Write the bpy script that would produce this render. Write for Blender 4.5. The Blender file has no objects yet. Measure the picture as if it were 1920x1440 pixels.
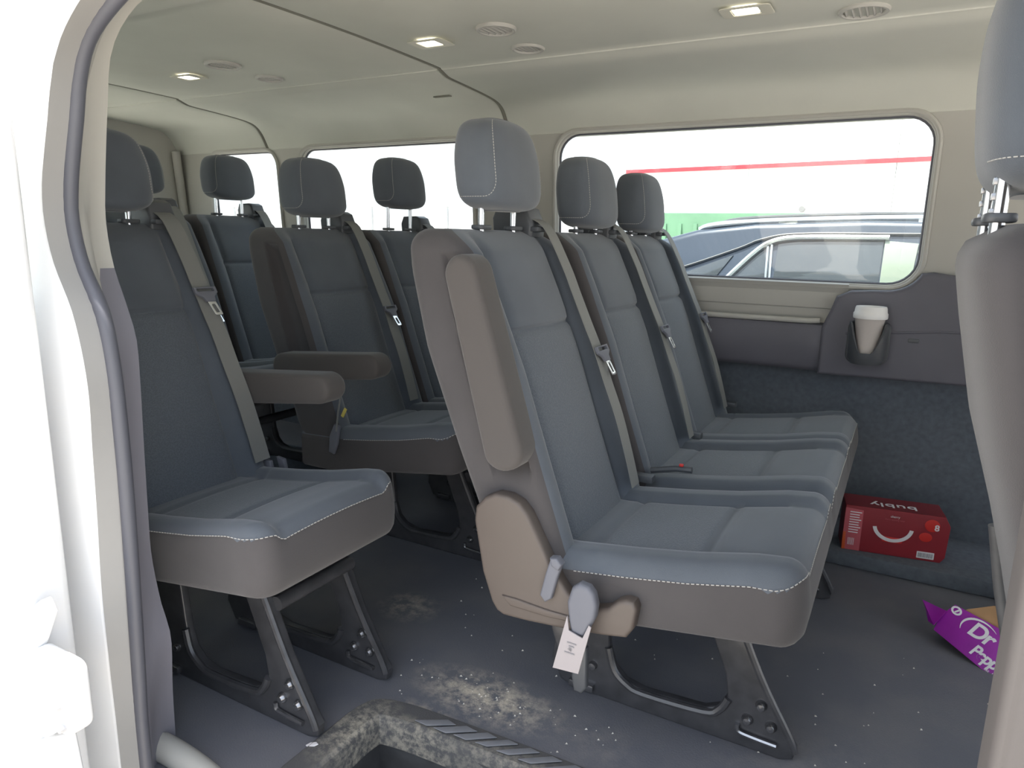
import bpy, bmesh, math, random
from mathutils import Vector, Matrix
random.seed(7)
S = bpy.context.scene
COL = S.collection
pi = math.pi

# ------------------------------------------------------------------ camera
F_PX, YAW, PIT, ROL, CZ = 1320.0, 0.5062, 0.2068, 0.0204, 1.0186
fw = Vector((-math.sin(YAW)*math.cos(PIT), math.cos(YAW)*math.cos(PIT), -math.sin(PIT)))
rt = Vector((math.cos(YAW), math.sin(YAW), 0)); up = rt.cross(fw)
r2 = math.cos(ROL)*rt + math.sin(ROL)*up; u2 = -math.sin(ROL)*rt + math.cos(ROL)*up
cd = bpy.data.cameras.new('camera'); cam = bpy.data.objects.new('camera', cd); COL.objects.link(cam)
cd.sensor_fit = 'HORIZONTAL'; cd.sensor_width = 36; cd.lens = F_PX/1920*36; cd.clip_start = .02; cd.clip_end = 500
M = Matrix((r2, u2, -fw)).transposed().to_4x4(); M.translation = Vector((0, 0, CZ)); cam.matrix_world = M
S.camera = cam

# ------------------------------------------------------------------ world, sun, exposure
w = bpy.data.worlds.new('world'); S.world = w; w.use_nodes = True
nt = w.node_tree; nt.nodes.clear()
sky = nt.nodes.new('ShaderNodeTexSky'); sky.sky_type = 'NISHITA'; sky.sun_disc = False
sky.sun_elevation = math.radians(74); sky.sun_rotation = math.radians(200); sky.air_density = 1.6; sky.dust_density = 4.0
bg = nt.nodes.new('ShaderNodeBackground'); bg.inputs['Strength'].default_value = 1.0
sc = nt.nodes.new('ShaderNodeVectorMath'); sc.operation = 'SCALE'; sc.inputs['Scale'].default_value = .22
hz = nt.nodes.new('ShaderNodeMix'); hz.data_type = 'RGBA'; hz.inputs['Factor'].default_value = .62; hz.inputs['B'].default_value = (1.24, 1.35, 1.52, 1)   # bright summer haze over the whole sky
out = nt.nodes.new('ShaderNodeOutputWorld')
nt.links.new(sky.outputs[0], sc.inputs[0]); nt.links.new(sc.outputs[0], hz.inputs['A']); nt.links.new(hz.outputs['Result'], bg.inputs[0]); nt.links.new(bg.outputs[0], out.inputs[0])
sl = bpy.data.lights.new('sun', 'SUN'); sl.energy = 8.5; sl.angle = math.radians(.6); sl.color = (1, .95, .87)
sun = bpy.data.objects.new('sun', sl); COL.objects.link(sun)
sd = Vector((.16, .17, -1)).normalized()          # travelling direction
sun.rotation_euler = sd.to_track_quat('-Z', 'Y').to_euler(); sun.location = (0, -3, 6)
S.view_settings.view_transform = 'Standard'; S.view_settings.look = 'None'
S.view_settings.exposure = .88; S.view_settings.gamma = 1; S.view_settings.use_curve_mapping = False

# ------------------------------------------------------------------ materials
def mat(name, col, rough=.7, metal=0, noise=0, nscale=40, bump=0, bscale=400, spec=.5, sheen=0, emit=None, estr=1):
    m = bpy.data.materials.new(name); m.use_nodes = True
    t = m.node_tree; b = t.nodes['Principled BSDF']
    b.inputs['Base Color'].default_value = (*col, 1); b.inputs['Roughness'].default_value = rough
    b.inputs['Metallic'].default_value = metal; b.inputs['Specular IOR Level'].default_value = spec
    if sheen:
        b.inputs['Sheen Weight'].default_value = sheen; b.inputs['Sheen Roughness'].default_value = .5
    if emit:
        b.inputs['Emission Color'].default_value = (*emit, 1); b.inputs['Emission Strength'].default_value = estr
    tc = t.nodes.new('ShaderNodeTexCoord')
    if noise:
        n = t.nodes.new('ShaderNodeTexNoise'); n.inputs['Scale'].default_value = nscale; n.inputs['Detail'].default_value = 5
        r = t.nodes.new('ShaderNodeMapRange'); r.inputs['To Min'].default_value = 1-noise; r.inputs['To Max'].default_value = 1+noise
        r.inputs['From Min'].default_value = .25; r.inputs['From Max'].default_value = .75
        mx = t.nodes.new('ShaderNodeMix'); mx.data_type = 'RGBA'; mx.blend_type = 'MULTIPLY'; mx.inputs['Factor'].default_value = 1
        mx.inputs['A'].default_value = (*col, 1)
        t.links.new(tc.outputs['Object'], n.inputs['Vector']); t.links.new(n.outputs['Fac'], r.inputs['Value'])
        t.links.new(r.outputs['Result'], mx.inputs['B']); t.links.new(mx.outputs['Result'], b.inputs['Base Color'])
    if bump:
        n2 = t.nodes.new('ShaderNodeTexNoise'); n2.inputs['Scale'].default_value = bscale; n2.inputs['Detail'].default_value = 3
        bp = t.nodes.new('ShaderNodeBump'); bp.inputs['Strength'].default_value = bump; bp.inputs['Distance'].default_value = .002
        t.links.new(tc.outputs['Object'], n2.inputs['Vector']); t.links.new(n2.outputs['Fac'], bp.inputs['Height'])
        t.links.new(bp.outputs['Normal'], b.inputs['Normal'])
    return m

def weave(name, c1, c2, scale=330):
    m = mat(name, c1, .9, spec=.2, sheen=.25)
    t = m.node_tree; b = t.nodes['Principled BSDF']
    tc = t.nodes.new('ShaderNodeTexCoord'); v = t.nodes.new('ShaderNodeTexVoronoi'); v.inputs['Scale'].default_value = scale
    mp = t.nodes.new('ShaderNodeMapping'); mp.inputs['Rotation'].default_value = (0.6, .5, .8)
    r = t.nodes.new('ShaderNodeValToRGB'); r.color_ramp.elements[0].color = (*c1, 1); r.color_ramp.elements[1].color = (*c2, 1)
    r.color_ramp.elements[0].position = .15; r.color_ramp.elements[1].position = .7
    bp = t.nodes.new('ShaderNodeBump'); bp.inputs['Strength'].default_value = .35; bp.inputs['Distance'].default_value = .0015
    t.links.new(tc.outputs['Object'], mp.inputs['Vector']); t.links.new(mp.outputs[0], v.inputs['Vector'])
    t.links.new(v.outputs['Distance'], r.inputs['Fac']); t.links.new(r.outputs[0], b.inputs['Base Color'])
    t.links.new(v.outputs['Distance'], bp.inputs['Height']); t.links.new(bp.outputs[0], b.inputs['Normal'])
    return m

def glass(name, tint, refl=.07):
    m = bpy.data.materials.new(name); m.use_nodes = True; t = m.node_tree; t.nodes.clear()
    o = t.nodes.new('ShaderNodeOutputMaterial'); mx = t.nodes.new('ShaderNodeMixShader'); mx.inputs[0].default_value = refl
    tr = t.nodes.new('ShaderNodeBsdfTransparent'); tr.inputs[0].default_value = (*tint, 1)
    g = t.nodes.new('ShaderNodeBsdfGlossy'); g.inputs['Roughness'].default_value = .02
    t.links.new(tr.outputs[0], mx.inputs[1]); t.links.new(g.outputs[0], mx.inputs[2]); t.links.new(mx.outputs[0], o.inputs[0])
    return m

MT = dict(
 side=mat('seat_side_fabric', (.070, .065, .066), .9, noise=.08, nscale=7, bump=.2, bscale=700, spec=.2, sheen=.2),
 fabric=mat('seat_fabric', (.096, .109, .128), .92, noise=.10, nscale=9, bump=.25, bscale=700, spec=.2, sheen=.3),
 insert=weave('insert_fabric', (.088, .102, .120), (.116, .130, .150)),
 arm=mat('armrest_fabric', (.078, .070, .066), .85, bump=.15, bscale=800, spec=.25, sheen=.2),
 cover=mat('recliner_plastic', (.100, .081, .070), .55, noise=.05, nscale=6, bump=.06, bscale=900),
 black=mat('black_steel', (.065, .065, .07), .28, .2, noise=.25, nscale=30, spec=.6),
 blackp=mat('black_plastic', (.075, .08, .088), .45),
 belt=mat('belt_webbing', (.20, .20, .19), .75, bump=.2, bscale=600),
 chrome=mat('chrome', (.75, .76, .78), .18, 1),
 tongue=mat('tongue_metal', (.78, .8, .82), .22, 1),
 bolt=mat('bolt_steel', (.30, .30, .31), .25, .9),
 stitch=mat('stitch_thread', (.42, .41, .39), .8),
 greybuckle=mat('grey_buckle', (.135, .14, .165), .6),
 tag=mat('white_tag', (.34, .31, .315), .7),
 ink=mat('grey_ink', (.25, .24, .25), .8),
 head=mat('headliner', (.60, .605, .55), .95, noise=.05, nscale=3, bump=.12, bscale=900, spec=.1),
 seam=mat('headliner_seam', (.20, .195, .165), .9),
 trim=mat('beige_trim', (.46, .45, .415), .6, noise=.03, nscale=4, bump=.05, bscale=900, spec=.35),
 dash=mat('dark_grey_trim', (.125, .122, .145), .55, noise=.08, nscale=5, bump=.08, bscale=900, spec=.4),
 carpet=mat('dark_wall_carpet', (.125, .14, .16), .95, noise=.15, nscale=60, bump=.3, bscale=500, spec=.1),
 rubber=mat('seal_rubber', (.085, .087, .105), .5, spec=.5),
 paint=mat('white_paint', (.90, .90, .90), .25, spec=.6),
 bpill=mat('pillar_trim', (.075, .068, .067), .6, noise=.04, nscale=5, bump=.05, bscale=900),
 step=mat('step_plastic', (.09, .09, .093), .6, noise=.3, nscale=20),
 lamp=mat('lamp_housing', (.60, .585, .50), .6),
 lens=mat('lamp_lens', (.9, .85, .7), .3, emit=(1, .93, .78), estr=2.2),
 vent=mat('vent_plastic', (.46, .45, .42), .6),
 ventd=mat('vent_dark', (.03, .04, .06), .5),
 glass=glass('window_glass', (.93, .96, .95), .05),
 cup=mat('cup_paper', (.60, .545, .51), .6, noise=.03, nscale=8),
 lid=mat('cup_lid', (.82, .81, .80), .4),
 red=mat('carton_red', (.27, .018, .028), .5, noise=.1, nscale=10),
 redb=mat('carton_bright_red', (.62, .028, .022), .5),
 redd=mat('carton_dark_red', (.17, .016, .022), .5),
 pink=mat('carton_pink', (.50, .10, .12), .6),
 white=mat('print_white', (.78, .76, .77), .6),
 purple=mat('carton_purple', (.30, .012, .33), .45, noise=.12, nscale=18),
 purpled=mat('carton_purple_dark', (.12, .008, .16), .5),
 kraft=mat('brown_cardboard', (.40, .235, .115), .85, noise=.1, nscale=30),
 crumb=mat('crumb', (.6, .57, .5), .9),
 grip=mat('grip_rubber', (.17, .175, .19), .7, noise=.1, nscale=40),
 jamb=mat('jamb_shaded_paint', (.30, .295, .285), .4, noise=.05, nscale=6),  # white body paint, its shade put into a darker grey base colour
 ground=mat('concrete_ground', (.46, .43, .385), .95, noise=.15, nscale=1.5),
 bldg=mat('white_cladding', (.93, .93, .93), .8),
 stripe=mat('red_stripe', (.75, .05, .07), .7),
 green=mat('green_container', (.13, .26, .16), .7, noise=.15, nscale=2),
 carp=mat('car_paint', (.042, .056, .080), .22, .3, spec=.6),
 cartrim=mat('car_chrome', (.72, .74, .74), .2, 1),
 carglass=mat('car_glass', (.05, .06, .07), .04, spec=.9),
 carin=mat('car_beige', (.42, .36, .30), .8),
 tyre=mat('tyre', (.02, .02, .02), .9),
 fence=mat('pale_steel', (.45, .45, .46), .6),
)

# dusty floor: dark vinyl with dried-mud patches of their own shape
def dusty(name, base, dust, spots, gscale=26):
    m = mat(name, base, .72, spec=.35)
    t = m.node_tree; b = t.nodes['Principled BSDF']; L = t.links.new
    tc = t.nodes.new('ShaderNodeTexCoord')
    n = t.nodes.new('ShaderNodeTexNoise'); n.inputs['Scale'].default_value = gscale; n.inputs['Detail'].default_value = 9; n.inputs['Roughness'].default_value = .72
    L(tc.outputs['Object'], n.inputs['Vector'])
    acc = None
    for (x, y, rx, ry, s) in spots:
        mp = t.nodes.new('ShaderNodeMapping'); mp.vector_type = 'POINT'
        mp.inputs['Location'].default_value = (-x/rx, -y/ry, 0); mp.inputs['Scale'].default_value = (1/rx, 1/ry, 0)
        ln = t.nodes.new('ShaderNodeVectorMath'); ln.operation = 'LENGTH'
        mr = t.nodes.new('ShaderNodeMapRange'); mr.inputs['From Min'].default_value = 1.15; mr.inputs['From Max'].default_value = .25
        mr.inputs['To Max'].default_value = s
        L(tc.outputs['Object'], mp.inputs[0]); L(mp.outputs[0], ln.inputs[0]); L(ln.outputs['Value'], mr.inputs['Value'])
        if acc is None: acc = mr.outputs[0]
        else:
            mxm = t.nodes.new('ShaderNodeMath'); mxm.operation = 'MAXIMUM'; L(acc, mxm.inputs[0]); L(mr.outputs[0], mxm.inputs[1]); acc = mxm.outputs[0]
    th = t.nodes.new('ShaderNodeMapRange'); th.inputs['From Min'].default_value = .43; th.inputs['From Max'].default_value = .60
    L(n.outputs['Fac'], th.inputs['Value'])
    mu = t.nodes.new('ShaderNodeMath'); mu.operation = 'MULTIPLY'; L(acc, mu.inputs[0]); L(th.outputs[0], mu.inputs[1])
    n2 = t.nodes.new('ShaderNodeTexNoise'); n2.inputs['Scale'].default_value = 5; n2.inputs['Detail'].default_value = 6
    L(tc.outputs['Object'], n2.inputs['Vector'])
    m2 = t.nodes.new('ShaderNodeMapRange'); m2.inputs['From Min'].default_value = .4; m2.inputs['From Max'].default_value = .8; m2.inputs['To Max'].default_value = .10
    L(n2.outputs['Fac'], m2.inputs['Value'])
    ad = t.nodes.new('ShaderNodeMath'); ad.operation = 'ADD'; ad.use_clamp = True; L(mu.outputs[0], ad.inputs[0]); L(m2.outputs[0], ad.inputs[1])
    mx = t.nodes.new('ShaderNodeMix'); mx.data_type = 'RGBA'; mx.inputs['A'].default_value = (*base, 1); mx.inputs['B'].default_value = (*dust, 1)
    L(ad.outputs[0], mx.inputs['Factor']); L(mx.outputs['Result'], b.inputs['Base Color'])
    bp = t.nodes.new('ShaderNodeBump'); bp.inputs['Strength'].default_value = .25; bp.inputs['Distance'].default_value = .003
    n3 = t.nodes.new('ShaderNodeTexNoise'); n3.inputs['Scale'].default_value = 250; L(tc.outputs['Object'], n3.inputs['Vector'])
    L(n3.outputs['Fac'], bp.inputs['Height']); L(bp.outputs[0], b.inputs['Normal'])
    return m
MT['floor'] = dusty('vinyl_floor', (.125, .130, .150), (.55, .49, .40), [(-.72, 1.21, .19, .085, 1.0), (-1.11, 1.44, .09, .08, .55), (-.80, 1.09, .10, .04, .6), (-.45, 1.2, .1, .08, .12), (.0, 1.3, .3, .2, .08)])
MT['nosing'] = dusty('dusty_nosing', (.085, .085, .088), (.36, .33, .27), [(-.90, .98, .07, .12, .9), (-.78, 1.02, .16, .05, 1.0), (-.55, 1.05, .25, .05, .5)], 60)

# ------------------------------------------------------------------ builders
def finish(me, m, smooth=True, ang=40):
    for mm in (m if isinstance(m, (list, tuple)) else [m]): me.materials.append(mm)
    if smooth:
        me.polygons.foreach_set('use_smooth', [True]*len(me.polygons))
        me.set_sharp_from_angle(angle=math.radians(ang))
    me.update()
def link(name, me, parent=None):
    o = bpy.data.objects.new(name, me); COL.objects.link(o)
    if parent is not None: o.parent = parent
    return o
def pyd(name, vs, fs, m, parent=None, smooth=True, ang=40):
    me = bpy.data.meshes.new(name); me.from_pydata([tuple(v) for v in vs], [], fs); me.validate()
    bm = bmesh.new(); bm.from_mesh(me); bmesh.ops.recalc_face_normals(bm, faces=bm.faces); bm.to_mesh(me); bm.free()
    finish(me, m, smooth, ang); return link(name, me, parent)
def thing(name, label, cat, loc=(0, 0, 0), group=None, kind=None):
    o = bpy.data.objects.new(name, None); COL.objects.link(o); o.location = loc; o.empty_display_size = .1
    return tag(o, label, cat, group, kind)
def tag(o, label=None, cat=None, group=None, kind=None):
    if label: o['label'] = label
    if cat: o['category'] = cat
    if group: o['group'] = group
    if kind: o['kind'] = kind
    return o
def loft(loops, cap=True, closed=True):
    vs = [p for l in loops for p in l]; n = len(loops[0]); fs = []
    for i in range(len(loops)-1):
        for j in range(n if closed else n-1):
            k = (j+1) % n; fs.append((i*n+j, i*n+k, (i+1)*n+k, (i+1)*n+j))
    if cap:
        for base, lp in ((0, loops[0]), ((len(loops)-1)*n, loops[-1])):
            c = sum((Vector(p) for p in lp), Vector())/n; ci = len(vs); vs.append(tuple(c))
            for j in range(n): fs.append((base+j, base+(j+1) % n, ci))
    return vs, fs
def box(name, c, s, m, parent=None, bev=.004, rot=None, seg=2):
    me = bpy.data.meshes.new(name); bm = bmesh.new(); bmesh.ops.create_cube(bm, size=1)
    for v in bm.verts: v.co = Vector((v.co.x*s[0], v.co.y*s[1], v.co.z*s[2]))
    if bev: bmesh.ops.bevel(bm, geom=bm.edges[:], offset=min(bev, min(s)*.45), segments=seg, affect='EDGES', profile=.6)
    R = rot.to_matrix() if rot is not None else Matrix.Identity(3)
    for v in bm.verts: v.co = R @ v.co + Vector(c)
    bm.to_mesh(me); bm.free(); finish(me, m, True, 35); return link(name, me, parent)
def poly(name, pts, holes, y0, y1, m, parent=None, bev=.003, fn=None, res=2, smooth=True):
    """outline in the x-z plane (with holes) given depth from y0 to y1"""
    cu = bpy.data.curves.new(name, 'CURVE'); cu.dimensions = '2D'; cu.fill_mode = 'BOTH'
    cu.extrude = max(abs(y1-y0)/2-bev, 1e-4); cu.bevel_depth = bev; cu.bevel_resolution = res; cu.offset = -bev
    for lp in [pts]+list(holes):
        s = cu.splines.new('POLY'); s.points.add(len(lp)-1); s.use_cyclic_u = True
        for p, q in zip(s.points, lp): p.co = (q[0], q[1], 0, 1)
    ob = bpy.data.objects.new('tmp', cu); COL.objects.link(ob)
    bpy.context.view_layer.update()
    me = bpy.data.meshes.new_from_object(ob.evaluated_get(bpy.context.evaluated_depsgraph_get()))
    bpy.data.objects.remove(ob); bpy.data.curves.remove(cu)
    ym = (y0+y1)/2
    for v in me.vertices:
        a, b, c = v.co
        v.co = fn(a, b, c) if fn else (a, ym+c, b)
    me.materials.clear(); me.name = name
    bm = bmesh.new(); bm.from_mesh(me); bmesh.ops.remove_doubles(bm, verts=bm.verts, dist=1e-5); bmesh.ops.recalc_face_normals(bm, faces=bm.faces); bm.to_mesh(me); bm.free()
    finish(me, m, smooth, 35); return link(name, me, parent)
def rrect(x0, x1, z0, z1, r, n=7):
    out = []
    for cx, cz, a in ((x1-r, z1-r, 0), (x0+r, z1-r, 90), (x0+r, z0+r, 180), (x1-r, z0+r, 270)):
        for i in range(n+1):
            t = math.radians(a+90*i/n); out.append((cx+r*math.cos(t), cz+r*math.sin(t)))
    return out
def smoothpts(pts, n=6, closed=False):
    P = [Vector(p) for p in pts]; out = []; N = len(P)
    rng = range(N if closed else N-1)
    for i in rng:
        g = (lambda k: P[k % N]) if closed else (lambda k: P[max(0, min(N-1, k))])
        p0, p1, p2, p3 = g(i-1), g(i), g(i+1), g(i+2)
        for j in range(n):
            t = j/n
            out.append(.5*((2*p1)+(p2-p0)*t+(2*p0-5*p1+4*p2-p3)*t*t+(3*p1-p0-3*p2+p3)*t**3))
    if not closed: out.append(P[-1])
    return out
def tube_vf(P, r, n=8, closed=False, prof=None, hint=None):
    P = [Vector(p) for p in P]; N = len(P); loops = []; nv = Vector(hint) if hint else None
    for i in range(N):
        a = P[(i-1) % N] if (closed or i > 0) else P[0]; b = P[(i+1) % N] if (closed or i < N-1) else P[-1]
        t = (b-a).normalized()
        if nv is None: nv = t.orthogonal().normalized()
        if hint: nv = Vector(hint)
        nv = (nv-t*nv.dot(t)).normalized(); bn = t.cross(nv)
        rr = r[i] if isinstance(r, (list, tuple)) else r
        if prof: loops.append([P[i]+nv*a_+bn*b_ for a_, b_ in prof])
        else: loops.append([P[i]+rr*(math.cos(2*pi*k/n)*nv+math.sin(2*pi*k/n)*bn) for k in range(n)])
    if closed: loops.append(loops[0])
    return loft(loops, cap=not closed)
def tube(name, P, r, m, parent=None, n=8, closed=False, prof=None, hint=None):
    vs, fs = tube_vf(P, r, n, closed, prof, hint); return pyd(name, vs, fs, m, parent)
def dashes(name, P, m, parent, r=.0009, ln=.006, gap=.003):
    """stitching that follows a path as short raised threads"""
    P = [Vector(p) for p in P]; VS = []; FS = []; acc = 0
    segs = []
    for a, b in zip(P, P[1:]):
        L = (b-a).length
        if L < 1e-6: continue
        s = 0
        while s < L:
            ph = acc % (ln+gap)
            if ph < ln:
                e = min(L, s+ln-ph)
                if e-s > .0008: segs.append((a+(b-a)*s/L, a+(b-a)*e/L))
            else: e = min(L, s+ln+gap-ph)
            e = max(e, s+1e-5); acc += e-s; s = e
    for a, b in segs:
        vs, fs = tube_vf([a, b], r, 4); o = len(VS); VS += vs; FS += [tuple(i+o for i in f) for f in fs]
    return pyd(name, VS, FS, m, parent, False)
def lathe(name, prof, m, parent=None, c=(0, 0, 0), n=32, axis='z'):
    loops = []
    for i in range(n):
        a = 2*pi*i/n; lp = []
        for r, h in prof:
            x, y = r*math.cos(a), r*math.sin(a)
            lp.append((c[0]+x, c[1]+y, c[2]+h) if axis == 'z' else (c[0]+x, c[1]+h, c[2]+y))
        loops.append(lp)
    k = len(prof); vs = [p for l in loops for p in l]; fs = []
    for i in range(n):
        j = (i+1) % n
        for q in range(k-1): fs.append((i*k+q, j*k+q, j*k+q+1, i*k+q+1))
    me = bpy.data.meshes.new(name); me.from_pydata(vs, [], fs)
    bm = bmesh.new(); bm.from_mesh(me); bmesh.ops.remove_doubles(bm, verts=bm.verts, dist=1e-6); bmesh.ops.recalc_face_normals(bm, faces=bm.faces); bm.to_mesh(me); bm.free()
    finish(me, m, True, 40); return link(name, me, parent)
def interp(tab, z):
    if z <= tab[0][0]: return tab[0][1]
    for (a, b), (c, d) in zip(tab, tab[1:]):
        if z <= c: return b+(d-b)*(z-a)/(c-a)
    return tab[-1][1]
def sstep(a, b, x):
    t = max(0, min(1, (x-a)/(b-a))); return t*t*(3-2*t)
def text_mesh(name, body, size, m, parent, mw, extrude=.0004, bold=0, space=1):
    cu = bpy.data.curves.new(name, 'FONT'); cu.body = body; cu.size = size; cu.extrude = extrude; cu.align_x = 'CENTER'; cu.align_y = 'CENTER'; cu.offset = bold; cu.space_character = space
    ob = bpy.data.objects.new('tmp', cu); COL.objects.link(ob); bpy.context.view_layer.update()
    me = bpy.data.meshes.new_from_object(ob.evaluated_get(bpy.context.evaluated_depsgraph_get()))
    bpy.data.objects.remove(ob); bpy.data.curves.remove(cu)
    me.transform(mw); me.materials.clear(); me.materials.append(m); me.name = name
    return link(name, me, parent)

# ------------------------------------------------------------------ ground outside
GZ = -.68
pyd('ground', [(-300, -300, GZ), (300, -300, GZ), (300, 300, GZ), (-300, 300, GZ)], [(0, 1, 2, 3)], MT['ground'], None, False)['kind'] = 'structure'

# ------------------------------------------------------------------ van floor with the step well
XR, XF = -3.47, 1.45
fl = poly('floor', [(XR, .66), (-.92, .66), (-.92, 1.08), (.06, 1.08), (.06, .66), (XF, .66), (XF, 2.70), (XR, 2.70)], [], 0, 0, MT['floor'], None, 0.0,
          fn=lambda a, b, c: (a, b, -.03 + (.03 if c > 0 else -.03)))
fl['kind'] = 'structure'
# step well: risers and lower tread
vs = [(-.90, 1.05, -.02), (.06, 1.05, -.02), (.06, 1.08, -.27), (-.92, 1.08, -.27), (-.92, .62, -.27), (.06, .62, -.27), (-.90, .66, -.02), (.06, .66, -.02)]
pyd('step_well', vs, [(0, 1, 2, 3), (0, 3, 4, 6), (1, 7, 5, 2), (3, 2, 5, 4)], MT['step'], fl, False)
# dusty nosing round the well: rear strip and inner strip with a rolled edge
pr = [(.004, .001), (.0, .0045), (-.030, .005), (-.046, .004), (-.054, -.001), (-.057, -.012), (-.057, -.06), (-.050, -.06), (-.046, -.02), (.0, -.012)]
nos_path = [(-.948, .66), (-.948, .80), (-.946, .92), (-.944, 1.02), (-.925, 1.075), (-.86, 1.098), (-.74, 1.108), (-.5, 1.118), (-.2, 1.12), (.06, 1.12)]
P = smoothpts([(a, b, 0) for a, b in nos_path], 6); loops = []
for i, p in enumerate(P):
    t = (P[min(i+1, len(P)-1)]-P[max(i-1, 0)]).normalized(); nrm = Vector((-t.y, t.x, 0))
    wd = 1.1
    loops.append([p + nrm*q[0]*wd + Vector((0, 0, q[1])) for q in pr])
v_, f_ = loft(loops); pyd('step_nosing', v_, f_, MT['nosing'], fl, True, 22)
# grip bars of the tread
bars = [[(-.805, 1.057), (-.745, 1.094), (-.722, 1.089), (-.774, 1.056)], [(-.758, 1.058), (-.701, 1.098), (-.673, 1.095), (-.727, 1.058)],
        [(-.710, 1.062), (-.652, 1.103), (-.628, 1.100), (-.680, 1.062)], [(-.660, 1.066), (-.604, 1.107), (-.582, 1.105), (-.633, 1.068)]]
d_ = (.049, .0015)
for k in range(9):
    if k >= 4: bars.append([(a+d_[0]*(k-3), b+d_[1]*(k-3)) for a, b in bars[3]])
for b_ in bars:
    poly('grip_bar', b_, [], 0, 0, MT['grip'], fl, .0012, fn=lambda a, b, c: (a, b, .0095+c*1.2))
# pale sill trim at the rear end of the door opening
tube('sill_trim', smoothpts([(-1.36, .70, .0), (-1.262, .705, .018), (-1.225, .725, .02), (-1.13, .738, .008), (-1.03, .742, -.018), (-.93, .735, -.06)], 6), .026, MT['trim'], fl, 12)
# raised cover strip along the far side of the floor, where the red box stands
box('floor_ledge', (.55, 2.53, .025), (1.8, .34, .05), MT['carpet'], fl, .012)
# crumbs of dried mud
VS, FS = [], []
for k in range(150):
    if k < 60: x, y = random.gauss(-.70, .14), random.gauss(1.21, .06)
    elif k < 95: x, y = random.uniform(-.1, .45), random.uniform(1.25, 1.95)
    else: x, y = random.uniform(-1.05, .1), random.uniform(1.12, 1.7)
    if y < 1.115 and x > -1: continue
    s = random.uniform(.0012, .0034); o = len(VS)
    for dx, dy, dz in ((1, 0, 0), (-.6, .9, 0), (-.6, -.8, 0), (0, 0, 1.1)): VS.append((x+dx*s*random.uniform(.7, 1.4), y+dy*s*random.uniform(.7, 1.4), dz*s+.0002))
    FS += [(o, o+1, o+3), (o+1, o+2, o+3), (o+2, o, o+3), (o, o+2, o+1)]
cr = pyd('mud_crumbs', VS, FS, MT['crumb'], None, False)
tag(cr, 'pale crumbs of dried mud scattered over the dark floor', 'crumbs', None, 'stuff')
ps = poly('paper_scrap', [(-.955, .892), (-.946, .889), (-.935, .896), (-.932, .904), (-.941, .908), (-.952, .902)], [], 0, 0, MT['white'], None, .0015, fn=lambda a, b, c: (a, b, .003+c+.15*(a+.945)))
tag(ps, 'tiny white scrap lying on the floor beside the step well', 'scrap')

# ------------------------------------------------------------------ far wall
def wy(z): return 2.585-.035*max(0, (z-.87)/.55)       # leans in above the belt line
W1 = (-1.235, .022, .889, 1.403); W2 = (-2.585, -1.63, .885, 1.40); W3 = (-3.23, -2.752, .885, 1.40)
def wallfn(a, b, c): return (a, wy(b)+.012-c, b)
holes = [rrect(W1[0], W1[1], W1[2], W1[3], .085), rrect(W2[0], W2[1], W2[2], W2[3], .075), rrect(W3[0], W3[1], W3[2], W3[3], .075), rrect(.62, 1.40, .93, 1.38, .09)]
wl = poly('wall_left', [(XR, .80), (XF, .80), (XF, 1.45), (XR, 1.45)], holes, 0, .024, MT['trim'], None, .006, fn=wallfn); wl['kind'] = 'structure'
poly('lower_wall_panel', [(XR, -.02), (XF, -.02), (XF, .63), (XR, .63)], [], 2.67, 2.70, MT['carpet'], wl, .003)
# middle dark moulding: rolls out over the carpeted lower wall
def band(name, x0, x1, prof, m, parent):
    v, f = loft([[(x, y, z) for y, z in prof] for x in [x0+(x1-x0)*i/8 for i in range(9)]]); return pyd(name, v, f, m, parent, True, 50)
def arc(cy, cz, r, a0, a1, n=5): return [(cy+r*math.cos(math.radians(a0+(a1-a0)*i/n)), cz+r*math.sin(math.radians(a0+(a1-a0)*i/n))) for i in range(n+1)]
band('belt_moulding', XR, -.185, [(2.69, .585), (2.60, .585), (2.565, .592)]+[(2.555, .61), (2.55, .68), (2.548, .735), (2.555, .748), (2.58, .752), (2.69, .752)], MT['dash'], wl)
band('ledge_panel', -2.9, -.17, [(2.69, .745), (2.60, .752), (2.592, .80), (2.588, .85), (2.575, .872), (2.568, .885), (2.60, .889), (2.69, .88)], MT['trim'], wl)
tube('ledge_lip', [(-2.9, 2.556, .757), (-1.5, 2.556, .757), (-.28, 2.556, .760), (-.245, 2.562, .763)], .0095, MT['trim'], wl, 10)
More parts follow.
